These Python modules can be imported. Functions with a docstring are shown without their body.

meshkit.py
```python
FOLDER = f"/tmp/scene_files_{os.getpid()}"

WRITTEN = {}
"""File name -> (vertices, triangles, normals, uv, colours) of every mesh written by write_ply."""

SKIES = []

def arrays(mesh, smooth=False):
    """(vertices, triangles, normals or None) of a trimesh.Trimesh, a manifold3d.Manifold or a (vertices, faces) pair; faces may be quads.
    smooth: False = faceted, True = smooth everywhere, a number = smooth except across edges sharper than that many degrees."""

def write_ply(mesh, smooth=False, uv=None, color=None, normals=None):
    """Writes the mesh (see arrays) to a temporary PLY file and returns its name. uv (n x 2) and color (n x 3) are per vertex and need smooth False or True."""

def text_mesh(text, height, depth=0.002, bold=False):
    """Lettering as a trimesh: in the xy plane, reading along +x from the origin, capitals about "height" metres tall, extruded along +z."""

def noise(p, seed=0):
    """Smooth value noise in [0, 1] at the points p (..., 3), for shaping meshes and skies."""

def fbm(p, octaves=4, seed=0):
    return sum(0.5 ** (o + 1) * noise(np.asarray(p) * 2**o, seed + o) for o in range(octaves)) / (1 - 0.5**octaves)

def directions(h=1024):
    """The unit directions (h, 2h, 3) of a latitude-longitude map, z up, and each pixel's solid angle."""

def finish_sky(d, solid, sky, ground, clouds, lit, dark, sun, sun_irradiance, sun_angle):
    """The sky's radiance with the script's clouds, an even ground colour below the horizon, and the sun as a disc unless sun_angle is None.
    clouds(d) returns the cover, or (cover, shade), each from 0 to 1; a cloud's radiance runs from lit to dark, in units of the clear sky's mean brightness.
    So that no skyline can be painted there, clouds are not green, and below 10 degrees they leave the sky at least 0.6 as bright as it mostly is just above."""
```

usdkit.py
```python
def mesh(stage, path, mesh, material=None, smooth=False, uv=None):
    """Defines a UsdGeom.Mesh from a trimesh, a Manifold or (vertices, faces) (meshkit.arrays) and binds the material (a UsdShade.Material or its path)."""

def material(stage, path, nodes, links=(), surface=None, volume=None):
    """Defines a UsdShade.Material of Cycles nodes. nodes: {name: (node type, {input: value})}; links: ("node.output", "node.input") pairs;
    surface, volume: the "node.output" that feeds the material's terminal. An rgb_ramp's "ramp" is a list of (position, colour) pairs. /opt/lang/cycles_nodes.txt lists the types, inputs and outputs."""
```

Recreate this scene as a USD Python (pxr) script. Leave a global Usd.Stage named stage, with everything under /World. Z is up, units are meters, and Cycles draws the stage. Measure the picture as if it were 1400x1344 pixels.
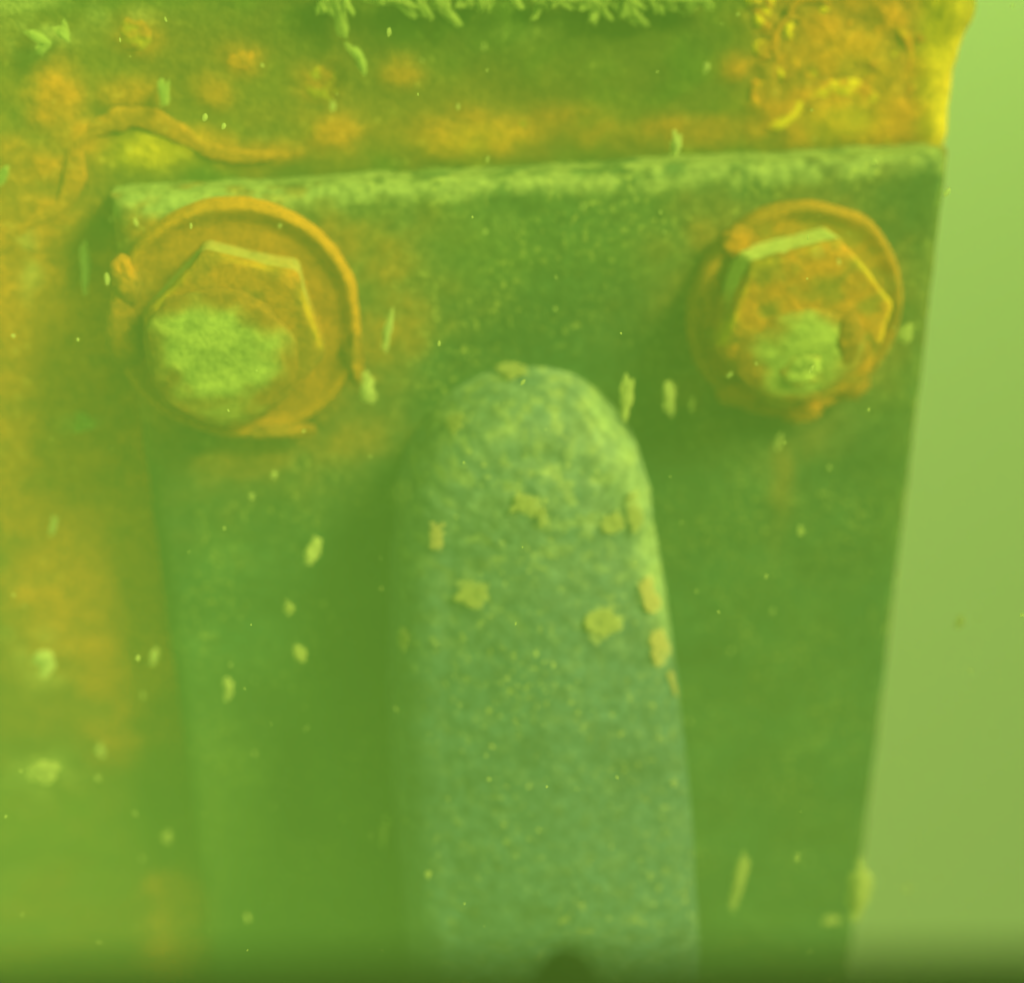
import math
import numpy as np, trimesh, usdkit, meshkit
from scipy.spatial import cKDTree
from pxr import Usd, UsdGeom, UsdLux, UsdShade, Gf, Sdf, Vt

stage = Usd.Stage.CreateInMemory()
UsdGeom.SetStageUpAxis(stage, 'Z'); UsdGeom.SetStageMetersPerUnit(stage, 1.0)
UsdGeom.Xform.Define(stage, '/World'); UsdGeom.Scope.Define(stage, '/World/Looks')
rng = np.random.default_rng(11)

# ------------------------------------------------------------------ camera, light, exposure
EYE = np.array([0.0602, -0.3844, 0.0736]); YAW, PITCH, ROLL, FPX = 0.1374, 0.4181, -0.0122, 1805.3
EXPOSURE = 1.25
FSTOP, FOCUS = 3.7, 0.336
SUN = np.array([0.69, -0.42, 0.62]); SUN /= np.linalg.norm(SUN)
# daylight as it arrives here, after metres of green water
SUN_INTENSITY, SUN_COLOR, SKY_STRENGTH, SKY_TINT = 1.25, (0.70, 1.0, 0.18), 0.08, (0.81, 1.0, 0.105)

F = np.array([math.sin(YAW) * math.cos(PITCH), math.cos(YAW) * math.cos(PITCH), -math.sin(PITCH)])
R0 = np.array([math.cos(YAW), -math.sin(YAW), 0]); U0 = np.cross(R0, F)
R = math.cos(ROLL) * R0 + math.sin(ROLL) * U0; U = -math.sin(ROLL) * R0 + math.cos(ROLL) * U0
cam = UsdGeom.Camera.Define(stage, '/World/camera')
M = np.eye(4); M[0, :3], M[1, :3], M[2, :3], M[3, :3] = R, U, -F, EYE
cam.AddTransformOp().Set(Gf.Matrix4d(M.tolist()))
cam.CreateHorizontalApertureAttr(36.0); cam.CreateFocalLengthAttr(36.0 * FPX / 1400)
cam.CreateFStopAttr(FSTOP); cam.CreateFocusDistanceAttr(FOCUS)
cam.CreateClippingRangeAttr(Gf.Vec2f(0.01, 1000)); cam.CreateExposureAttr(EXPOSURE)

el, rot = math.asin(SUN[2]), math.atan2(SUN[0], SUN[1])
dome = UsdLux.DomeLight.Define(stage, '/World/sky')
dm = usdkit.material(stage, '/World/Looks/sky', {
    's': ('sky_texture', {'sky_type': 'single_scattering', 'sun_disc': False, 'sun_elevation': el, 'sun_rotation': rot}),
    't': ('vector_math', {'math_type': 'multiply', 'vector2': SKY_TINT}),
    'b': ('background_shader', {'strength': SKY_STRENGTH})}, [('s.color', 't.vector1'), ('t.vector', 'b.color')], surface='b.background')
UsdShade.MaterialBindingAPI.Apply(dome.GetPrim()).Bind(dm)
dome.GetPrim().SetCustomDataByKey('kind', 'structure')
sun = UsdLux.DistantLight.Define(stage, '/World/sun')
sun.CreateIntensityAttr(SUN_INTENSITY); sun.CreateAngleAttr(22.0); sun.CreateNormalizeAttr(True); sun.CreateColorAttr(Gf.Vec3f(*SUN_COLOR))
zc = SUN; xc = np.cross([0, 0, 1.0], zc); xc /= np.linalg.norm(xc); yc = np.cross(zc, xc)
L = np.eye(4); L[0, :3], L[1, :3], L[2, :3] = xc, yc, zc
sun.AddTransformOp().Set(Gf.Matrix4d(L.tolist()))


# ------------------------------------------------------------------ helpers
def at(u, v, y=0.0):
    """The point on the vertical plane at y that one sees at (u, v) of the photograph."""
    d = F + (u - 700) / FPX * R - (v - 672) / FPX * U
    return EYE + (y - EYE[1]) / d[1] * d


def size_at(u, v, y=0.0):
    """Metres across one pixel there, along x and along z."""
    p = at(u, v, y)
    return np.linalg.norm(at(u + 1, v, y) - p), np.linalg.norm(at(u, v + 1, y) - p)


taken = {}


def numbered(parent, name):
    k = f'{parent}/{name}'
    n = taken.get(k, -1) + 1
    taken[k] = n
    return k if n == 0 else f'{k}_{n:03d}'


def tag(prim, label=None, cat=None, group=None, kind=None):
    for k, v in (('label', label), ('category', cat), ('group', group), ('kind', kind)):
        if v:
            prim.SetCustomDataByKey(k, v)
    return prim


def thing(name, label, cat, group=None):
    p = UsdGeom.Xform.Define(stage, numbered('/World', name)).GetPrim()
    return tag(p, label, cat, group)


def obj(name, mesh, mat, parent=None, tint=None, smooth=True, **kw):
    path = numbered(str(parent.GetPath()) if parent else '/World', name)
    m = usdkit.mesh(stage, path, mesh, mat, smooth=smooth)
    if tint is not None:
        UsdGeom.PrimvarsAPI(m).CreatePrimvar('tint', Sdf.ValueTypeNames.Color3fArray, 'vertex').Set(
            Vt.Vec3fArray.FromNumpy(np.clip(tint, 0, 1).astype(np.float32)))
    return tag(m.GetPrim(), **kw)


def mat(name, color=None, rough=0.8, spec=0.25, scale=600.0, vary=0.25, bump=0.0004, bscale=900.0, speck=None):
    """Colour from the mesh's own tint (or one colour), broken up by fine grain; fine relief as bump."""
    nodes = {'g': ('geometry', {}),
             'n': ('noise_texture', {'scale': scale, 'detail': 4.0, 'roughness': 0.6}),
             'r': ('map_range', {'from_min': 0.3, 'from_max': 0.7, 'to_min': 1 - vary, 'to_max': 1 + vary, 'clamp': True}),
             'c': ('vector_math', {'math_type': 'multiply'}),
             'n2': ('noise_texture', {'scale': bscale, 'detail': 5.0, 'roughness': 0.65}),
             'b': ('bump', {'strength': 0.8, 'distance': bump}),
             'p': ('principled_bsdf', {'roughness': rough, 'specular_ior_level': spec})}
    links = [('g.position', 'n.vector'), ('g.position', 'n2.vector'), ('n.fac', 'r.value'), ('r.result', 'c.vector2'),
             ('c.vector', 'p.base_color'), ('n2.fac', 'b.height'), ('b.normal', 'p.normal')]
    if speck:                                        # small pale grains of silt: (scale, from, to, strength)
        nodes['sn'] = ('noise_texture', {'scale': speck[0], 'detail': 3.0, 'roughness': 0.55})
        nodes['sm'] = ('map_range', {'from_min': speck[1], 'from_max': speck[2], 'to_min': 0.0, 'to_max': speck[3], 'clamp': True})
        nodes['sx'] = ('mix_color', {'b': (0.40, 0.42, 0.13)})
        links[:] = [x for x in links if x[1] != 'p.base_color']
        nodes['sk'] = ('noise_texture', {'scale': 38.0, 'detail': 2.0})
        nodes['sl'] = ('map_range', {'from_min': .42, 'from_max': .62, 'to_min': .12, 'to_max': 1.0, 'clamp': True})
        nodes['sp'] = ('math', {'math_type': 'multiply'})
        links += [('g.position', 'sn.vector'), ('sn.fac', 'sm.value'), ('g.position', 'sk.vector'), ('sk.fac', 'sl.value'), ('sm.result', 'sp.value1'), ('sl.result', 'sp.value2'), ('sp.value', 'sx.fac'), ('c.vector', 'sx.a'), ('sx.result', 'p.base_color')]
    if color is None:
        nodes['a'] = ('attribute', {'attribute': 'tint'}); links.append(('a.color', 'c.vector1'))
    else:
        nodes['c'][1]['vector1'] = color
    return usdkit.material(stage, f'/World/Looks/{name}', nodes, links, surface='p.BSDF')


M_PILE = mat('pile_surface', rough=0.9, vary=0.30, scale=420, bump=0.0008, bscale=700, speck=(420, .62, .72, .35))
M_PLATE = mat('plate_surface', rough=0.75, vary=0.45, scale=300, bump=0.0004, speck=(480, .54, .68, .60))
M_BAR = mat('bar_surface', rough=0.6, spec=0.35, vary=0.38, scale=260, bump=0.0003, speck=(430, .59, .69, .55))
M_BOLT = mat('bolt_surface', rough=0.9, vary=0.25, scale=500, bump=0.0006)
M_DARK = mat('dark_rubber', (0.008, 0.012, 0.006), rough=0.8, spec=0.1, vary=0.1)

def floc(name, color, dense):
    """Loose flocs of silt: thickest through the middle, thinning out to nothing at the rim."""
    return usdkit.material(stage, f'/World/Looks/{name}', {
        'w': ('layer_weight', {'blend': 0.5}), 'g': ('geometry', {}), 'n': ('noise_texture', {'scale': 700.0, 'detail': 3.0}),
        'm': ('map_range', {'from_min': 0.15, 'from_max': 0.95, 'to_min': dense, 'to_max': 0.0, 'clamp': True}),
        'q': ('map_range', {'from_min': 0.3, 'from_max': 0.6, 'to_min': 0.55, 'to_max': 1.0, 'clamp': True}),
        'x': ('math', {'math_type': 'multiply'}),
        'p': ('principled_bsdf', {'base_color': color, 'roughness': 0.95, 'specular_ior_level': 0.05})},
        [('w.facing', 'm.value'), ('g.position', 'n.vector'), ('n.fac', 'q.value'), ('m.result', 'x.value1'), ('q.result', 'x.value2'), ('x.value', 'p.alpha')], surface='p.BSDF')


M_FLOC = floc('loose_floc', (0.54, 0.58, 0.26), 0.40)
M_FAINT = floc('thin_floc', (0.52, 0.56, 0.22), 0.20)
M_PATCH = floc('yellow_growth', (0.46, 0.47, 0.22), 0.24)
M_TAN = floc('tan_growth', (0.60, 0.50, 0.26), 0.32)
M_TUFT = floc('soft_growth', (0.36, 0.42, 0.14), 0.45)

noise, fbm = meshkit.noise, meshkit.fbm


def n01(p, scale, octaves=4, seed=0):
    return fbm(np.asarray(p) * scale + 100.0, octaves, seed)


def smooth01(x, a, b):
    t = np.clip((np.asarray(x, float) - a) / (b - a), 0, 1)
    return t * t * (3 - 2 * t)


def blobs(P, spots, y, soft=1.0, seed=3, warp=0.35):
    """Sum of soft patches (u, v, ru, rv, strength[, tilt in degrees]) on the plane at y, edges broken by noise, at the points P."""
    out = np.zeros(len(P))
    wob = np.stack([n01(P, 90, 3, seed), n01(P, 90, 3, seed + 9)], 1) - 0.5
    for s in spots:
        u, v, ru, rv, k = s[:5]
        c = at(u, v, y); sx, sz = size_at(u, v, y)
        a, b = ru * sx, rv * sz
        dx, dz = P[:, 0] - c[0] + wob[:, 0] * 2 * warp * min(a, b), P[:, 2] - c[2] + wob[:, 1] * 2 * warp * min(a, b)
        t = math.radians(s[5]) if len(s) > 5 else 0.0
        e, f = dx * math.cos(t) + dz * math.sin(t), -dx * math.sin(t) + dz * math.cos(t)
        q = (e / a) ** 2 + (f / b) ** 2
        out = np.maximum(out, k * np.exp(-(q ** (1.3 * soft)) * 0.9))
    return out


def mix(a, b, t):
    t = np.asarray(t)[:, None]
    return a * (1 - t) + np.asarray(b) * t


def grid_faces(nu, nv, wrap=False):
    i, j = np.meshgrid(np.arange(nu if wrap else nu - 1), np.arange(nv - 1), indexing='ij')
    a, b = i * nv + j, ((i + 1) % nu) * nv + j
    return np.stack([a, b, b + 1, a + 1], -1).reshape(-1, 4)


def fix(v, f):
    f = np.asarray(f)
    if f.shape[1] == 4:
        f = np.vstack([f[:, [0, 1, 2]], f[:, [0, 2, 3]]])
    m = trimesh.Trimesh(v, f, process=False)
    return m


ORANGE = np.array([0.48, 0.178, 0.009]); YELLOW = np.array([0.62, 0.42, 0.012]); BROWN = np.array([0.22, 0.105, 0.010])
OLIVE = np.array([0.085, 0.085, 0.016]); ALGAE = np.array([0.062, 0.094, 0.015]); PALE = np.array([0.34, 0.37, 0.14])

# ------------------------------------------------------------------ the water
T = 0.019                                            # thickness of the plate: the pile's face lies at y = T
wbox = trimesh.creation.box(bounds=[[-9, -9, -9], [9, 9, 0.50]])
wm = usdkit.material(stage, '/World/Looks/green_water', {'v': ('principled_volume', {
    'color': (0.205, 0.425, 0.15), 'density': 1.5, 'absorption_color': (0.80, 0.966, 0.884), 'anisotropy': -0.25})}, volume='v.volume')
haze = obj('haze', wbox, wm, smooth=False, label='murky yellow-green water all around the steel', cat='water', kind='stuff')

# ------------------------------------------------------------------ the steel pile behind the plate
XE = at(1299, 150, T)[0]
pile = thing('steel_pile', 'rusted steel pile behind the plate with orange scale and blisters', 'steel pile')


def pile_profile():
    r, pts, nrm, st = 0.007, [], [], 0.0011
    for x in np.arange(-0.30, XE - r, st):
        pts.append((x, T)); nrm.append((0, -1))
    for a in np.linspace(0, math.pi / 2, 10):
        pts.append((XE - r + r * math.sin(a), T + r - r * math.cos(a))); nrm.append((math.sin(a), -math.cos(a)))
    for y in np.arange(T + r + 0.002, 0.16, 0.004):
        pts.append((XE, y)); nrm.append((1, 0))
    for x in np.linspace(XE - 0.002, -0.30, 40):
        pts.append((x, 0.162)); nrm.append((0, 1))
    return np.array(pts), np.array(nrm)


pp, pn = pile_profile()
zs = np.arange(0.17, -0.62, -0.0011)
V = np.stack([np.repeat(pp[:, 0], len(zs)), np.repeat(pp[:, 1], len(zs)), np.tile(zs, len(pp))], 1)
N = np.stack([np.repeat(pn[:, 0], len(zs)), np.repeat(pn[:, 1], len(zs)), np.zeros(len(V))], 1)
orange_spots = [  # u, v, ru, rv, strength, tilt
    (75, 140, 40, 50, 1.0), (100, 185, 40, 34, .9), (178, 128, 44, 24, .8), (300, 200, 60, 22, .8, -20), (385, 205, 60, 18, .8), (452, 188, 55, 34, .9),
    (655, 186, 95, 34, 1.0), (900, 182, 200, 24, .55), (760, 160, 60, 20, .5), (548, 97, 28, 24, .75), (290, 125, 26, 24, .7),
    (437, 115, 30, 28, .8), (330, 82, 28, 22, .9), (188, 48, 30, 32, .9), (60, 220, 90, 40, .7), (15, 330, 50, 40, 1.0), (40, 290, 80, 25, .8),
    (30, 460, 34, 90, .85), (60, 640, 60, 60, .5), (110, 600, 28, 60, .7), (115, 720, 32, 90, .95), (150, 815, 60, 50, .95), (70, 790, 70, 130, .5),
    (180, 900, 90, 60, .6), (205, 640, 22, 90, .75), (210, 800, 26, 70, .6), (160, 400, 60, 100, .55), (240, 1240, 36, 44, .75), (240, 1300, 40, 60, .6), (190, 980, 70, 60, .35),
    (60, 560, 130, 330, .62), (700, 178, 330, 30, .3), (200, 760, 60, 200, .5), (60, 420, 120, 120, .6), (1160, 60, 110, 100, .95), (1090, 150, 90, 50, .9), (1230, 130, 80, 90, .95), (1050, 90, 60, 26, .8), (1140, 10, 120, 40, .8), (1010, 90, 30, 24, .9), (1250, 180, 60, 24, .9)]
yellow_spots = [(1282, 60, 26, 90, 1.0), (1284, 150, 22, 70, 1.0), (210, 205, 60, 26, .8), (650, 190, 70, 22, .25), (1150, 165, 50, 26, .5), (1180, 100, 60, 60, .2), (1282, -30, 26, 60, 1.0)]
brown_spots = [(250, 110, 300, 90, .6), (560, 150, 260, 60, .55), (60, 500, 120, 300, .5), (40, 240, 70, 40, .8), (960, 170, 120, 14, .8), (330, 150, 120, 30, .6), (60, 780, 70, 100, .55), (170, 590, 60, 60, .4), (120, 285, 60, 16, .7), (1080, 120, 30, 80, .4), (1190, 90, 20, 60, .5), (200, 860, 40, 90, .5)]
pale_spots = [(60, 40, 50, 26, .5), (40, 60, 30, 30, .4), (115, 578, 34, 22, .5), (60, 905, 32, 42, .45), (60, 1055, 50, 36, .35), (40, 355, 18, 60, .4), (720, 40, 60, 20, .2), (20, 5, 80, 20, .5), (160, 20, 60, 20, .35)]
o, yl, br, pa = (blobs(V, s, T) for s in (orange_spots, yellow_spots, brown_spots, pale_spots))
grit = n01(V, 150, 3, 5); mid = n01(V, 70, 4, 6); low = n01(V, 18, 3, 7)
flake = 1 - np.abs(2 * n01(V * [1, 1, 0.75], 120, 3, 8) - 1) * 2.2       # ridged: scale edges
o = np.clip(o * np.where(V[:, 0] < .02, np.where(V[:, 2] < -.02, 1.8, 1.0), 1.0) * np.where((V[:, 2] > .002) & (V[:, 0] > .0) & (V[:, 0] < .19), .72, 1.0), 0, 1)
heavy = blobs(V, [(1150, 80, 150, 110, 1), (1180, -60, 160, 100, 1), (30, 300, 90, 200, .5), (120, 720, 90, 200, .4), (300, 200, 300, 40, .4)], T)
disp = 0.0010 * (low - 0.5) * 2 + 0.0012 * (mid - 0.5) + 0.0009 * (grit - 0.5) + 0.0011 * o + 0.0011 * heavy * np.clip(flake, 0, 1) + 0.001 * yl
edge = np.exp(-((V[:, 0] - XE) / 0.012) ** 2) * (V[:, 1] < 0.05)
disp += edge * 0.0025 * (n01(V, 45, 3, 21) - 0.45)
bulge = blobs(V, [(1330, 5, 50, 60, 1.0)], T) * edge
disp += bulge * 0.006
Vp = V + N * disp[:, None]
col = mix(np.tile(OLIVE, (len(V), 1)), ALGAE, smooth01(mid, .40, .62))
left = smooth01(-V[:, 0], -.05, .02) * smooth01(-V[:, 2], -.01, .04)
col = mix(col, BROWN * .55, left * (.35 + .9 * smooth01(low + .5 * (mid - .5), .4, .62)) * .7)
col = mix(col, OLIVE * .45, smooth01(n01(V, 55, 4, 44), .52, .68) * .5)
col = mix(col, BROWN, np.clip(br, 0, 1) * .8)
col = mix(col, ORANGE, np.clip(o * (0.62 + 0.75 * smooth01(grit + 0.3 * mid, .45, .85)), 0, 1))
amber = blobs(V, [(112, 720, 36, 110, 1), (150, 815, 66, 52, 1), (30, 440, 40, 100, 1), (15, 330, 60, 46, 1), (204, 650, 22, 100, .9), (216, 800, 24, 90, .8), (90, 590, 40, 70, .9), (70, 800, 46, 110, .6), (175, 920, 60, 60, .6), (240, 1240, 34, 44, .9)], T, seed=71, warp=.7)
col = mix(col, ORANGE * .85, np.clip(amber * (.35 + 1.3 * smooth01(mid + .5 * (grit - .5), .35, .65)), 0, 1))
col = mix(col, YELLOW, np.clip(yl, 0, 1) * .9)
col = mix(col, BROWN, heavy * smooth01(1 - flake, .55, 1.1) * .35)
col = mix(col, PALE, np.clip(pa * smooth01(grit, .35, .65) * 1.2, 0, 1))
obj('face', fix(Vp, grid_faces(len(pp), len(zs))[:, ::-1]), M_PILE, pile, tint=col)


def lump(rx, ry, rz, seed, rough=0.25, sub=3, scale=2.2):
    m = trimesh.creation.icosphere(sub)
    v = np.array(m.vertices)
    v = v * (1 + rough * 2 * (fbm(v * scale + seed * 7.3 + 50, 3, seed) - 0.5))[:, None]
    return trimesh.Trimesh(v * [rx, ry, rz], m.faces, process=False)


def tinted(v, base, other, seed, scale=300, lo=.4, hi=.62):
    return mix(np.tile(np.asarray(base, float), (len(v), 1)), other, smooth01(n01(v, scale, 3, seed), lo, hi))


def nodule(u, v, ru, rv, h, base, other, seed, name='rust_blister', tilt=0, label=None):
    c = at(u, v, T); sx, sz = size_at(u, v, T)
    m = lump(ru * sx, h * .34, rv * sz, seed, .3)
    m.apply_transform(trimesh.transformations.rotation_matrix(math.radians(tilt), [0, 1, 0]))
    m.apply_translation(c + [0, 0.0004, 0])
    obj(name, m, M_PILE, pile, tint=tinted(m.vertices, base, other, seed), label=label)


O2 = ORANGE * .65 + OLIVE * .35; Y2 = YELLOW * .45 + OLIVE * .55
for i, (u, v, ru, rv, h, a, b, tl) in enumerate([
        (188, 50, 25, 27, .0045, Y2, O2, 0), (330, 82, 24, 18, .004, O2, ORANGE, 0), (290, 124, 24, 22, .003, Y2, O2, 0), (437, 116, 25, 25, .0035, O2, Y2, 0),
        (549, 96, 24, 21, .003, BROWN, O2, 20), (74, 138, 34, 42, .004, ORANGE, O2, -15), (102, 185, 34, 28, .004, ORANGE, O2, 20), (180, 128, 36, 18, .003, ORANGE, O2, 0),
        (452, 188, 46, 28, .004, Y2, O2, 10), (640, 186, 58, 26, .003, Y2 * .7, O2 * .7, -6), (700, 180, 40, 24, .0025, O2 * .8, Y2 * .7, 0), (1010, 92, 24, 20, .004, ORANGE, O2, 0),
        (1212, 32, 24, 16, .004, ORANGE, Y2, 0), (150, 815, 48, 38, .003, O2, Y2, 0), (112, 735, 20, 46, .003, ORANGE, O2, 0), (1070, 160, 26, 20, .004, ORANGE, YELLOW, 0), (345, 205, 28, 14, .003, O2, Y2, 0), (240, 1243, 30, 34, .003, O2, BROWN, 0)]):
    nodule(u, v, ru, rv, h, a, b, 40 + i, tilt=tl)


def ridge(points, y, rad, seed, base, other, name, parent, label=None, flat=0.2):
    P = np.array([at(u, v, y - .0014) for u, v in points])
    s = np.linspace(0, len(P) - 1, 90)
    i = np.clip(s.astype(int), 0, len(P) - 2); t = (s - i)[:, None]
    p0, p1, p2, p3 = P[np.maximum(i - 1, 0)], P[i], P[i + 1], P[np.minimum(i + 2, len(P) - 1)]
    C = .5 * (2 * p1 + (p2 - p0) * t + (2 * p0 - 5 * p1 + 4 * p2 - p3) * t ** 2 + (3 * p1 - p0 - 3 * p2 + p3) * t ** 3)
    tg = np.gradient(C, axis=0); tg /= np.linalg.norm(tg, axis=1, keepdims=True)
    n1 = np.cross(tg, [0, 1.0, 0]); n1 /= np.linalg.norm(n1, axis=1, keepdims=True)
    a = np.linspace(0, 2 * np.pi, 13)[:-1]
    rr = rad * (0.15 + 1.7 * n01(C, 140, 3, seed)) * np.sqrt(np.clip(np.sin(np.linspace(0.03, np.pi - 0.03, 90)), 0, 1))
    v = C[:, None] + rr[:, None, None] * (np.cos(a)[None, :, None] * n1[:, None] + flat * np.sin(a)[None, :, None] * np.array([0, -1.0, 0]))
    v = v.reshape(-1, 3)
    f = []
    for k in range(89):
        for j in range(12):
            f.append((k * 12 + j, k * 12 + (j + 1) % 12, (k + 1) * 12 + (j + 1) % 12, (k + 1) * 12 + j))
    m = fix(v, np.array(f)); m.fix_normals()
    return obj(name, m, M_PILE, parent, tint=tinted(v, base, other, seed), label=label)


ridge([(0, 345), (40, 305), (80, 285), (100, 250), (105, 205), (130, 178), (165, 163), (200, 162), (240, 180), (285, 205), (330, 214), (380, 212)], T, .0030, 1, O2, ORANGE * .8 + OLIVE * .2, 'rust_ridge', pile, 'curled orange ridge above the left bolt')
ridge([(1052, 175), (1075, 160), (1095, 138), (1130, 122), (1170, 122), (1200, 138), (1215, 160)], T, .0028, 2, ORANGE, YELLOW, 'rust_ridge', pile, 'arched orange ridge above the right bolt')
ridge([(208, 600), (214, 680), (222, 760), (232, 850)], T, .002, 7, O2, BROWN, 'rust_ridge', pile)
for i, (cu, cv, ru, rv, a0, a1) in enumerate([(1150, 60, 42, 34, 200, 380), (1150, 60, 70, 58, 170, 330), (1085, 60, 26, 36, 60, 260), (1215, 75, 30, 40, -60, 150), (1110, 20, 30, 22, 20, 200), (1180, 150, 60, 40, 180, 350), (1230, 140, 22, 30, 90, 300), (1060, 130, 30, 22, 120, 330)]):
    ridge([(cu + ru * math.cos(math.radians(t)), cv - rv * math.sin(math.radians(t))) for t in np.linspace(a0, a1, 9)], T, .0010, 30 + i, ORANGE, ORANGE * .7 + YELLOW * .3 if i % 2 else O2, 'rust_ridge', pile)
for k in range(120):                                  # loose scale on the top right corner
    u, v = rng.uniform(1030, 1270), rng.uniform(-10, 185)
    nodule(u, v, rng.uniform(6, 17), rng.uniform(8, 22), rng.uniform(.003, .0065), ORANGE if rng.random() < .65 else YELLOW, BROWN if rng.random() < .4 else O2, 80 + k, 'rust_scale', rng.uniform(-40, 40))


def cluster(w, d, h, seed, n=9):
    """A loose irregular clot of small lumps filling w x d x h."""
    r = np.random.default_rng(seed)
    parts = [lump(w * .30, d * .42, h * .28, seed, .3, 2, 1.8)]
    for k in range(n):
        q = r.uniform(.08, .24)
        m = lump(w * q * 1.2, d * q * 1.3, h * q, seed + k + 1, .3, 2, 1.6)
        t = r.normal(0, 1, 3); t /= np.linalg.norm(t)
        m.apply_translation(t * r.uniform(.3, 1) ** .5 * np.array([w, d, h]) * (.5 - q * .6))
        parts.append(m)
    return trimesh.util.concatenate(parts)


def crust(w, d, h, seed, n=46):
    """A thin ragged patch of crust made of many small grains."""
    r = np.random.default_rng(seed)
    parts, turn = [lump(w * .36, d * .5, h * .34, seed, .35, 3, 2.4)], r.uniform(-.5, .5)
    for k in range(n):
        q = r.uniform(.06, .16) * min(w, h) * 1.3
        m = lump(q, d * r.uniform(.4, .8), q * r.uniform(.7, 1.4), seed + k + 1, .35, 1, 1.6)
        x, z = r.uniform(-.42, .42), r.uniform(-.42, .42)
        m.apply_translation([w * (x + .25 * turn * z), 0, h * (z + .3 * abs(x) * r.uniform(-1, 1))]); parts.append(m)
    return trimesh.util.concatenate(parts)


def tuft(points, y, w, parent, name, label=None, seed=0):
    """A small bunch of pale strands hanging along the points."""
    parts = []
    r = np.random.default_rng(seed)
    for k in range(5):
        P = np.array([at(u + r.normal(0, 4), v + r.normal(0, 3), y - r.uniform(.0, .004)) for u, v in points])
        for a, b in zip(P[:-1], P[1:]):
            L_ = np.linalg.norm(b - a)
            m = lump(w * r.uniform(.6, 1.2), w * .7, L_ * .62, int(r.integers(1000)), .3, 2)
            d = (b - a) / L_
            m.apply_transform(trimesh.geometry.align_vectors([0, 0, 1], d))
            m.apply_translation((a + b) / 2); parts.append(m)
    return obj(name, trimesh.util.concatenate(parts), M_TUFT, parent, label=label)


for i, pts in enumerate([[(455, -6), (462, 14), (468, 46)], [(484, 66), (494, 80), (499, 94)], [(600, -8), (612, 10), (626, 32)], [(640, -6), (648, 8)], [(700, -10), (708, 10)],
                         [(815, 16), (812, 30)], [(850, -4), (868, 20), (884, 30)], [(500, -8), (545, 2), (570, 6)], [(740, -6), (790, -2), (850, -4)], [(221, 112), (224, 138)], [(420, -8), (470, -2)], [(880, -6), (960, 0)],
                         [(44, 44), (60, 56), (52, 70)], [(80, 38), (92, 52)], [(6, 232), (4, 252)], [(110, 568), (122, 580), (108, 586)], [(640, -14), (600, -10), (560, -14)]]):
    tuft(pts, T - .002, .0011, pile, 'growth_tuft', seed=i)

r = np.random.default_rng(21)
for i in range(44):                                   # ragged pale fringe hanging into the top of the view
    u = r.uniform(440, 960); h = abs(r.normal(6, 9)) + 4
    tuft([(u, -16), (u + r.normal(0, 6), -4 + h * .4), (u + r.normal(0, 9), h)], T - .002, .0008, pile, 'growth_tuft', seed=60 + i)

# ------------------------------------------------------------------ the plate with its bar: one thing
W, ZB = 0.25, -0.56
bracket = thing('steel_bracket', 'dark green steel plate with a rounded grey bar, bolted to the pile', 'bracket')


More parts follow.
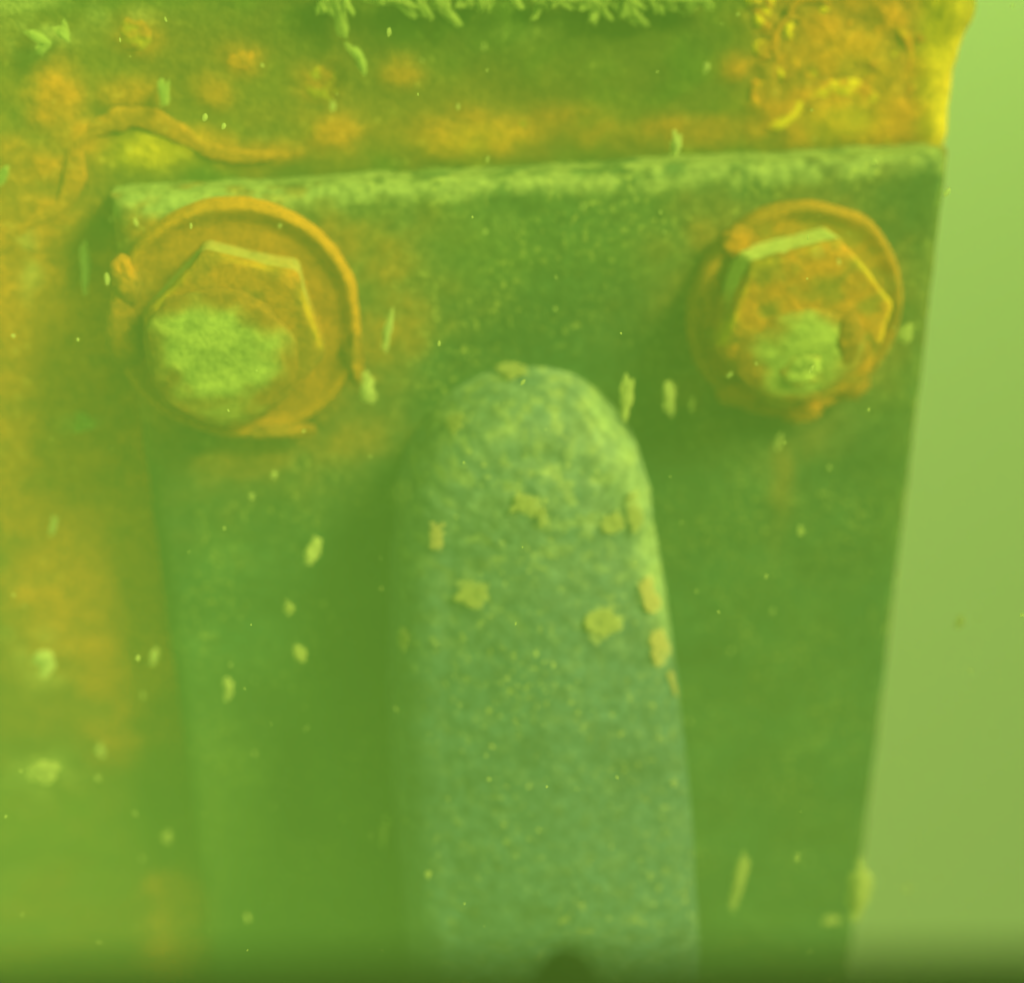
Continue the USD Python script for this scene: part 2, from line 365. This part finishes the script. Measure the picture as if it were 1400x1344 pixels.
def sheet_box(x0, x1, y0, y1, z0, z1, st, r):
    """Front of a plate as a dense sheet that rolls over rounded edges to its top, sides and bottom."""
    def side(a0, a1):
        mids = np.arange(a0 + r, a1 - r, st)
        back = np.linspace(y1 - y0, r, 8)
        q = [(a0, b) for b in back[:-1]]
        q += [(a0 + r - r * math.cos(t), r - r * math.sin(t)) for t in np.linspace(0, math.pi / 2, 6)]
        q += [(m, 0) for m in mids[1:]]
        q += [(a1 - r + r * math.sin(t), r - r * math.cos(t)) for t in np.linspace(0, math.pi / 2, 6)]
        q += [(a1, b) for b in back[::-1][1:]]
        return np.array(q)
    qx, qz = side(x0, x1), side(z0, z1)
    X, Z = np.meshgrid(qx[:, 0], qz[:, 0], indexing='ij')
    D = np.maximum(qx[:, 1][:, None], qz[:, 1][None, :])
    v = np.stack([X.ravel(), y0 + D.ravel(), Z.ravel()], 1)
    return v, grid_faces(len(qx), len(qz))


v, f = sheet_box(0, W, 0, T - .0005, ZB, 0, .0011, .006)
g = n01(v, 130, 3, 51); m_ = n01(v, 60, 4, 52); lo_ = n01(v, 14, 3, 53)
y_in = v[:, 1]
v2 = v.copy()
topness = smooth01(v[:, 2], -.012, -.001)
v2[:, 1] += -.0006 * (g - .5) - .0012 * (lo_ - .5) - .0007 * (m_ - .5) * (y_in < .01)
v2[:, 2] += smooth01(v[:, 2], -.03, 0) * (-.0006 + .0040 * v[:, 0] / W)
v2[:, 2] += .0016 * (n01(v, 120, 3, 54) - .4) * topness
v2[:, 0] += .0012 * (n01(v, 90, 3, 55) - .5) * (smooth01(v[:, 0], W - .01, W) + smooth01(-v[:, 0], -.01, 0))
PAINT = np.array([0.016, 0.058, 0.038]); FILM = np.array([0.065, 0.100, 0.030]); SILT = np.array([0.19, 0.22, 0.09])
rust_plate = [(325, 437, 215, 200, 1.1), (1080, 425, 165, 165, .55), (1070, 640, 20, 90, .3), (540, 430, 60, 60, .55), (560, 470, 30, 30, .5), (430, 590, 90, 60, .55), (330, 640, 60, 60, .45), (210, 330, 70, 60, .6), (420, 330, 90, 40, .5), (1075, 575, 40, 20, .35), (960, 330, 30, 30, .6), (250, 1250, 50, 60, .35)]
rp = blobs(v, rust_plate, 0, seed=8)
film = blobs(v, [(600, 330, 520, 130, .75), (1250, 500, 60, 300, .5), (330, 1130, 120, 150, .9), (460, 1180, 70, 110, .7), (1000, 300, 300, 90, .5), (480, 380, 180, 130, .4), (1090, 900, 130, 420, .18), (700, 420, 200, 60, .2)], 0, seed=12)
col = np.tile(PAINT, (len(v), 1)) * (.45 + 1.1 * m_[:, None])
smear_shade = blobs(v, [(365, 985, 40, 70, .8, 25), (398, 1090, 34, 110, 1.0), (495, 850, 60, 230, .8), (430, 700, 90, 90, .35), (760, 430, 160, 60, .6), (230, 700, 40, 150, .5)], 0, seed=33, warp=.6)  # dark smears, plus the bar's cast shadow painted into the plate colour
col = mix(col, FILM, np.clip(film * (.5 + g), 0, 1))
col = mix(col, PAINT * [.2, .3, .4], np.clip(smear_shade, 0, 1) * .9)
col = mix(col, FILM * 1.2, smooth01(n01(v, 45, 3, 91), .52, .75) * .16)
col = mix(col, ORANGE * .55 + OLIVE * .45, np.clip(rp * (.35 + 1.0 * smooth01(m_ + .4 * g, .45, .9)), 0, 1))
ledge = smooth01(v[:, 2] + .007 * (n01(v, 70, 3, 62) - .5), -.0085, -.003)
col = mix(col, SILT, np.clip(ledge * (.1 + 1.2 * smooth01(n01(v, 170, 3, 66), .3, .62)), 0, 1))
col = mix(col, BROWN, smooth01(v[:, 0] - W + .002 * n01(v, 60, 2, 63), -.001, .0008) * .7)
obj('plate', fix(v2, f), M_PLATE, bracket, tint=col)

# the bar: a rounded slab standing on the plate, leaning out towards its lower end
LEAN, Z_TOP = 0.30, None
AX_TOP = at(730, 745, -.030)                     # centre of the rounded end


def front_y(z):
    return -.030 - LEAN * np.maximum(AX_TOP[2] - z, 0) - .1 * (AX_TOP[2] - z) * (z > AX_TOP[2])


def on_front(u, v):
    p = at(u, v, -.03)
    for _ in range(30):
        p = at(u, v, float(front_y(p[2])))
    return p


left_px = [(574, 690), (566, 800), (558, 950), (560, 1100), (570, 1250), (580, 1340)]
right_px = [(886, 690), (903, 780), (920, 900), (934, 1020), (946, 1150), (952, 1260), (957, 1340)]
LP = np.array([on_front(*q) for q in left_px]); RP = np.array([on_front(*q) for q in right_px])
zl = np.linspace(AX_TOP[2], -.46, 300)
xl = np.polyval(np.polyfit(LP[:, 2], LP[:, 0], 2), np.maximum(zl, LP[-1, 2] - .01)); xr = np.polyval(np.polyfit(RP[:, 2], RP[:, 0], 2), np.maximum(zl, RP[-1, 2] - .01))
apex = on_front(728, 578)
cx0, hw0, ha = (xl[0] + xr[0]) / 2, (xr[0] - xl[0]) / 2, apex[2] - AX_TOP[2]
arc = np.linspace(np.pi, 0, 170)[1:-1]
se = 0.97
ox = np.concatenate([xl[::-1], cx0 + hw0 * np.sign(np.cos(arc)) * np.abs(np.cos(arc)) ** se, xr])
oz = np.concatenate([zl[::-1], AX_TOP[2] + ha * np.abs(np.sin(arc)) ** se, zl])
ax_z = np.minimum(oz, AX_TOP[2]); ax_x = np.interp(ax_z, zl[::-1], ((xl + xr) / 2)[::-1])
out = np.stack([ox, oz], 1); axis = np.stack([ax_x, ax_z], 1)
tang = np.gradient(out, axis=0); nout = np.stack([-tang[:, 1], tang[:, 0]], 1); nout /= np.linalg.norm(nout, axis=1, keepdims=True)
nout = np.where((np.sum(nout * (out - axis), 1) < 0)[:, None], -nout, nout)
rings = []
yf = front_y(oz)
RF = .014
for t in np.linspace(0, 1, 14):                      # sides, splayed out towards the plate
    y = .002 + (yf + RF - .002) * t
    rings.append(np.stack([out[:, 0] + nout[:, 0] * (RF * .15 + .001 * (1 - t) + .001), y, out[:, 1] + nout[:, 1] * (RF * .15 + .010 * (1 - t) * .5 + .002)], 1))
for t in np.linspace(0, np.pi / 2, 8)[1:]:
    k = (RF * .15 + .001) - RF * (1 - math.cos(t))
    rings.append(np.stack([out[:, 0] + nout[:, 0] * k, yf + RF * (1 - math.sin(t)), out[:, 1] + nout[:, 1] * k], 1))
last = rings[-1]
cen = np.stack([axis[:, 0], front_y(axis[:, 1]) - .0045, axis[:, 1]], 1)
for t in np.linspace(0, 1, 60)[1:]:
    p = last * (1 - t) + cen * t
    p[:, 1] = last[:, 1] * (1 - t) + cen[:, 1] * t - .0035 * (1 - (1 - t) ** 2) + .0035 * t
    rings.append(p)
bv = np.stack(rings, 1).reshape(-1, 3); bf = grid_faces(len(out), len(rings))
bm = fix(bv, bf)
if bm.face_normals[:, 1].mean() > 0:
    bm = fix(bv, bf[:, ::-1])
bn = np.array(trimesh.Trimesh(bm.vertices, bm.faces, process=False).vertex_normals)
bv2 = bv + bn * (.0007 * (n01(bv, 300, 3, 71) - .5) + .0012 * (n01(bv, 60, 3, 72) - .5) + .0014 * smooth01(bv[:, 2], AX_TOP[2] - .01, AX_TOP[2] + .03) * (n01(bv, 160, 4, 73) - .5))[:, None]
GREY = np.array([0.042, 0.088, 0.112])
upness = smooth01(bv[:, 2], AX_TOP[2] - .045, AX_TOP[2] + .035)
bg = n01(bv, 200, 4, 74)
bcol = np.tile(GREY, (len(bv), 1)) * (.85 + .3 * n01(bv, 40, 3, 75)[:, None])
bcol = mix(bcol, [0.15, 0.20, 0.15], np.clip(upness * (.30 + 1.2 * (bg - .35)), 0, 1))
bcol = mix(bcol, PALE, smooth01(n01(bv, 260, 4, 76), .54, .64) * (.08 + .26 * upness))
lit_rim = np.zeros(len(bv))  # pale tint painting the lit bevel along the bar's upper right edge
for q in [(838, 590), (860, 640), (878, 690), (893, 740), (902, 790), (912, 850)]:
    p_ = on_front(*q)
    lit_rim = np.maximum(lit_rim, np.exp(-((bv[:, 0] - p_[0]) / .0055) ** 2 - ((bv[:, 2] - p_[2]) / .011) ** 2))
bcol = mix(bcol, [.26, .34, .17], lit_rim * (.45 + .8 * (bg - .3)))
bcol = mix(bcol, GREY * .45, smooth01(n01(bv, 75, 3, 77), .55, .75) * .5 * (1 - upness))
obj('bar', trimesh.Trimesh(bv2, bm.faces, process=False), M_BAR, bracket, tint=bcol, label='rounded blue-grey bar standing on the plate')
bar_path = stage.GetPrimAtPath(str(bracket.GetPath()) + '/bar')
tree = cKDTree(bv2)


def on_bar(u, v):
    """Point of the bar's surface seen at (u, v), and its normal."""
    d = F + (u - 700) / FPX * R - (v - 672) / FPX * U
    d /= np.linalg.norm(d)
    t = np.linspace(.2, .5, 1500)
    P = EYE + t[:, None] * d
    dist, i = tree.query(P)
    k = np.argmax(dist < .0016) if (dist < .0016).any() else np.argmin(dist)
    return P[k], bn[i[k]]


for i, (u, v, a, b, m) in enumerate([(722, 690, 24, 13, 0), (645, 812, 22, 17, 0), (825, 853, 26, 20, 0), (888, 815, 15, 27, 1), (902, 882, 15, 26, 1), (690, 498, 32, 15, 0), (742, 706, 8, 14, 0), (622, 575, 22, 14, 0), (838, 715, 18, 14, 0),
                                     (550, 873, 12, 14, 0), (596, 735, 10, 20, 1), (705, 505, 16, 14, 0), (868, 700, 14, 30, 0), (921, 935, 8, 22, 1)]):
    p, n = on_bar(u, v)
    s = .00021
    mm = crust(2.2 * a * s, .0006, 2.2 * b * s, 300 + 57 * i)
    mm.apply_transform(trimesh.geometry.align_vectors([0, -1, 0], n)); mm.apply_translation(p - n * .0002)
    obj('growth_patch', mm, M_TAN if m else M_PATCH, bar_path)
specks = []
r = np.random.default_rng(5)
where = [(923, 1070, 6, 9), (945, 1167, 6, 7), (935, 1220, 5, 6), (949, 1258, 6, 8)]
for k in range(170):
    c = [(660, 640), (700, 800), (740, 780), (720, 900), (760, 990), (700, 1030), (620, 960), (730, 1130), (800, 1240), (580, 1190), (870, 1200), (750, 700), (640, 560), (780, 600)][r.integers(14)]
    where.append((c[0] + r.normal(0, 38), c[1] + r.normal(0, 48), *np.abs(r.normal(1.8, 1.8, 2)) + .8))
for u, v, a, b in where:
    if not (575 < u < 950 and v > 545):
        continue
    p, n = on_bar(u, v)
    mm = cluster(a * .0004, .0005, b * .0004, int(r.integers(1000)), 3)
    mm.apply_transform(trimesh.geometry.align_vectors([0, -1, 0], n)); mm.apply_translation(p)
    specks.append(mm)
obj('growth_speck', trimesh.util.concatenate(specks), M_PATCH, bar_path, kind='stuff')


# ------------------------------------------------------------------ the two bolts
def hexpoly(rad, ang):
    a = np.radians(ang) + np.arange(6) * np.pi / 3
    return np.stack([rad * np.cos(a), rad * np.sin(a)], 1)


def polar(outline_r, prof, n=180):
    """Closed surface: rings of (fraction of the outline radius, height) at n angles; heights grow towards the viewer."""
    a = np.arange(n) * 2 * np.pi / n
    v = []
    for k, h in prof:
        rr = outline_r(a, k)
        v.append(np.stack([rr * np.cos(a), np.full(n, -h), rr * np.sin(a)], 1))
    v = np.stack(v, 1).reshape(-1, 3)
    f = grid_faces(n, len(prof), wrap=True)
    m = fix(v, f)
    return m


def hex_radius(ap, ang, rnd=.06):
    def fn(a, k):
        b = (a - math.radians(ang) + np.pi / 6) % (np.pi / 3) - np.pi / 6     # 0 at a corner
        flat = np.pi / 6 - np.abs(b)
        rr = ap / np.cos(flat)
        rr = np.minimum(rr, ap / math.cos(math.pi / 6) * (1 - rnd * .3))
        return np.minimum(rr, k[1]) * k[0] if isinstance(k, tuple) else rr * k
    return fn


def bolt(u, v, label, ang, rw, ap, hh, seed, tones, lip, growth, shift=0.0, dim=.78, silt=.5):
    b = thing('hex_bolt', label, 'bolt', None)
    c = at(u, v, 0)
    face, rim, hd, hd2 = [t * dim for t in tones]
    prof = [(rw * 1.0, -.001), (rw * 1.02, .001), (rw * 1.02, .003), (rw * 1.0, .0045 + lip * .5), (rw * .975, .0055 + lip), (rw * .94, .0055 + lip), (rw * .90, .005 + lip * .3), (rw * .86, .0045)]
    prof += [(rw * t, .0045) for t in np.linspace(.82, .2, 22)]
    wm_ = polar(lambda a, k: np.full_like(a, k), prof)
    vv = np.array(wm_.vertices)
    rad = np.hypot(vv[:, 0], vv[:, 2])
    vv[:, [0, 2]] *= (1 + .10 * (n01(vv, 48, 4, seed) - .5) * smooth01(rad, rw * .7, rw))[:, None]
    vv[:, 1] += -.0016 * (n01(vv, 110, 4, seed + 1) - .5) * smooth01(rad, 0, rw * .5)
    tint = tinted(vv, face, hd, seed + 2, 130, .35, .7)
    tint = mix(tint, rim, smooth01(rad + .003 * (n01(vv, 80, 3, seed + 5) - .5), rw * .86, rw * .97) * (.6 + .4 * n01(vv, 50, 2, seed + 6)))
    wmesh = trimesh.Trimesh(vv + c, wm_.faces, process=False)
    if wmesh.face_normals[:, 1].mean() > 0:
        wmesh.invert()
    obj('washer', wmesh, M_BOLT, b, tint=tint)
    cr = ap * 1.02
    prof = [((1, 9), .003), ((1, 9), .006), ((1, 9), .009), ((1, 9), hh - .0045), ((1, 9), hh - .003), ((.993, cr * 1.10), hh - .002), ((.985, cr * 1.06), hh - .001), ((.97, cr), hh - .0002), ((.93, cr), hh)]
    prof += [((t, cr), hh + .0008 * (1 - t)) for t in np.linspace(.88, .001, 20)]
    hm = polar(hex_radius(ap, ang), prof, 240)
    vv = np.array(hm.vertices)
    w = (n01(vv, 95, 3, seed + 7) - .5)
    vv[:, [0, 2]] *= (1 + .09 * w)[:, None]
    vv[:, 1] += -.0022 * (n01(vv, 120, 4, seed + 8) - .5) * (vv[:, 1] < -.006)
    rad = np.hypot(vv[:, 0], vv[:, 2])
    tint = tinted(vv, hd, hd2, seed + 9, 160, .35, .65)
    up = smooth01(vv[:, 2] / np.maximum(rad, 1e-6), .15, .55) * smooth01(rad, ap * .97, ap * 1.0) * (vv[:, 1] > -(hh - .0035))
    crest = np.exp(-((rad / hex_radius(ap, ang)(np.arctan2(vv[:, 2], vv[:, 0]), 1.0) - .97) / .035) ** 2) * (vv[:, 2] > -.2 * ap) * (vv[:, 1] < -(hh - .006))
    tint = mix(tint, YELLOW * dim, silt * crest * smooth01(n01(vv, 60, 3, seed + 15), .3, .6) * .8)
    tint = mix(tint, np.array([.46, .50, .19]) * dim, up * silt * (.55 + .6 * n01(vv, 90, 3, seed + 12)))     # silt lying on the upper flats
    hmesh = trimesh.Trimesh(vv + c + [shift, 0, 0], hm.faces, process=False)
    if np.sum((hmesh.triangles_center - c) * hmesh.face_normals) < 0:
        hmesh.invert()
    obj('head', hmesh, M_BOLT, b, tint=tint)
    for (dx, dz, rx, rz, h, base, other, sd) in growth:
        on_washer, h = h < 0, (.0022 if h < 0 else h)      # scale on the washer lies lower than growth on the head
        mm = lump(rx, h, rz, sd, .30 if on_washer else .16, 4, 1.6)
        x = np.array(mm.vertices)
        x[:, 1] += -.0012 * (n01(x, 320, 3, sd) - .5)
        mm = trimesh.Trimesh(x + c + [dx, -.0052 if on_washer else -hh + .0004, dz], mm.faces, process=False)
        q = np.hypot(x[:, 0] / rx, x[:, 2] / rz)
        fade = smooth01(q + .9 * (n01(mm.vertices, 130, 4, sd + 3) - .5), .45, .98)
        obj('encrustation', mm, M_BOLT, b, tint=mix(tinted(mm.vertices, base, other, sd, 170, .4, .62), O2 * .8 * dim, fade))


PG = np.array([0.31, 0.36, 0.10]); PG2 = np.array([0.21, 0.25, 0.07])
bolt(326, 437, 'rusted hex bolt with wide raised washer and round pale face, left of the bar', 104, .0355, .0225, .020, 500,
     (ORANGE * .75 + OLIVE * .2, ORANGE * .9 + YELLOW * .12, ORANGE * .9 + OLIVE * .2, BROWN * 1.2), .0008,
     [(-.0045, -.0045,  .0212, .0208, .0046, PG, PG2, 7), (-.012, -.0175, .008, .005, .0025, O2, BROWN, 9), (-.0300, .0150, .0040, .0070, -.0165, O2, ORANGE, 51), (-.0325, -.0020, .0050, .0100, -.0160, O2, ORANGE, 52), (.0330, -.0120, .0030, .0080, -.0170, O2, BROWN, 53), (.0100, -.0340, .0110, .0030, -.0170, O2, BROWN, 54)])
bolt(1082, 423, 'rusted hex bolt with sharp-cornered head and silted upper flats, right of the bar', 72, .0338, .0242, .021, 600,
     (BROWN * .9 + OLIVE * .7, ORANGE * .55 + OLIVE * .4, ORANGE * .9 + OLIVE * .15, BROWN * .9 + ALGAE * .5), .0003,
     [(-.0030, -.0075, .0205, .0150, .0030, PG * .95, PG2 * 1.1, 17), (.0105, -.004, .0050, .0085, .0034, O2, BROWN, 19), (-.0205, .0235, .0055, .0050, -.0155, ORANGE, O2, 41), (-.0275, .0045, .0040, .0080, -.0165, O2, ORANGE, 42), (-.0165, -.0245, .0080, .0045, -.0160, ORANGE, O2, 43), (.0040, -.0310, .0070, .0045, -.0165, O2, ORANGE, 44), (.0195, -.0240, .0060, .0050, -.0160, O2, BROWN, 45), (-.004, -.0120, .009, .007, .0038, PG * 1.2, PG2, 22)], shift=-.0018, dim=1.0, silt=1.0)

# ------------------------------------------------------------------ pale flecks drifting in the water
G = 'pale flecks drifting in the water'
flecks = [  # u, v, width, height, tilt, distance in front of the plate, label
    (502, 532, 26, 52, 4, .012, 'largest bright oblong fleck just right of the left bolt\'s lower washer edge'),
    (530, 452, 12, 60, 14, .010, 'thin curved sliver beside the right edge of the left washer'),
    (428, 752, 24, 44, 20, .020, 'bright slanted oval fleck between the left bolt and the bar'),
    (345, 680, 8, 13, 0, .012, 'tiny dot below the left bolt, lower of a close pair'),
    (375, 648, 9, 15, 15, .012, 'tiny dot below the left bolt, upper of a close pair'),
    (312, 940, 13, 38, 5, .022, 'upright narrow fleck on the lower left of the plate'),
    (210, 897, 13, 28, 18, .010, 'small slanted fleck at the plate\'s lower left edge'),
    (60, 905, 30, 46, 10, .030, 'large soft fleck before the rusty pile at far left'),
    (857, 537, 20, 74, 2, .030, 'long pale upright fleck at the bar\'s right shoulder'),
    (915, 545, 17, 52, 0, .014, 'bright upright fleck between the bar and the right bolt'),
    (945, 552, 10, 28, 0, .012, 'small faint fleck just left below the right bolt'),
    (1238, 456, 22, 30, 20, .020, 'pale fleck touching the right side of the right bolt'),
    (966, 93, 14, 16, 0, .008, 'small bright dot above the plate near the scaly corner'),
    (1010, 1205, 20, 84, 8, .055, 'long pale streak right of the bar near the bottom'),
    (1174, 1215, 34, 96, -3, .060, 'broad pale streak on the plate\'s lower right edge'),
    (1135, 1260, 20, 16, -30, .030, 'small curled fleck near the lower right corner of the plate'),
    (116, 365, 15, 92, 9, .006, 'long pale sliver left of the left washer'),
    (60, 1055, 46, 34, 0, .050, 'wide faint fleck low on the left beyond the plate'),
    (138, 1025, 11, 24, 5, .012, 'small upright fleck low on the left of the plate'),
    (228, 1145, 13, 24, 0, .012, 'faint fleck at the lowest part of the plate\'s left edge'),
    (1311, 850, 12, 24, 0, .040, 'lone faint fleck in open water on the right'),
    (525, 1140, 12, 52, 10, .020, 'slanted streak along the bar\'s lower left side'),
    (410, 895, 22, 34, 0, .040, 'soft faint fleck left of the middle of the bar'),
    (72, 720, 9, 42, 18, .012, 'thin slanted streak on the left part of the pile'),
    (925, 196, 15, 44, 0, .004, 'upright pale fleck at the plate\'s top edge'),
    (1065, 602, 9, 32, 0, .008, 'thin hanging streak below the right bolt'),
    (395, 830, 14, 26, 5, .030, 'faint small fleck left of the bar below the slanted oval one'),
    (585, 1196, 9, 16, 10, .110, 'small dot on the lower left of the bar'),
    (1240, 1215, 12, 14, 40, .030, 'faint dot in open water near the bottom right')]
for i, (u, v, w, h, tl, off, lab) in enumerate(flecks):
    y = -off if off < .1 else on_bar(u, v)[0][1] - .01
    if u < 150 or v < 190:
        y = T - off
    c = at(u, v, y); sx, sz = size_at(u, v, y)
    m = cluster(w * 1.05 * sx, min(w, h) * sx * .7, h * 1.0 * sz, 700 + 13 * i, 6 if max(w, h) < 20 else 16)
    m.apply_transform(trimesh.transformations.rotation_matrix(math.radians(tl), [0, 1, 0]))
    m.apply_translation(c)
    obj('water_fleck', m, M_FAINT if 'faint' in lab else M_FLOC, label=lab, cat='fleck', group=G)
r = np.random.default_rng(9)
motes = []
for k in range(230):
    u, v = r.uniform(0, 1400), r.uniform(0, 1344)
    off = min(abs(r.normal(0, .09)), .22) + .004
    if u > 1230 and r.random() < .8:
        continue
    c = at(u, v, -off)
    s = (abs(r.normal(.00022, .00026)) + .00014) * (1 - off * 1.5)
    m = lump(s, s, s * r.uniform(1, 2.4), k, .4, 1)
    m.apply_transform(trimesh.transformations.rotation_matrix(r.normal(0, .3), [0, 1, 0])); m.apply_translation(c)
    if tree.query(c)[0] < .004:
        continue
    motes.append(m)
obj('silt_mote', trimesh.util.concatenate(motes), M_FLOC, label='fine pale motes of silt scattered through the water', cat='silt', kind='stuff')

# ------------------------------------------------------------------ the dark rail close to the lens, along the bottom
rail = thing('dark_rail', 'dark blurred rail with a round knob along the bottom of the view', 'rail')
a = at(700, 1374, -0.284)
tube = trimesh.creation.cylinder(radius=.0045, height=.36, sections=48)
tube.apply_transform(trimesh.geometry.align_vectors([0, 0, 1], R0)); tube.apply_translation(a)
obj('tube', tube, M_DARK, rail, smooth=40)
a, b = at(776, 1440, -0.280), at(774, 1338, -0.226)
k = trimesh.creation.capsule(radius=.0053, height=np.linalg.norm(b - a), count=[24, 24])
k.apply_translation([0, 0, -.0053 - k.bounds[0, 2]])
k.apply_transform(trimesh.geometry.align_vectors([0, 0, 1], (b - a) / np.linalg.norm(b - a))); k.apply_translation(a)
obj('knob', k, M_DARK, rail)
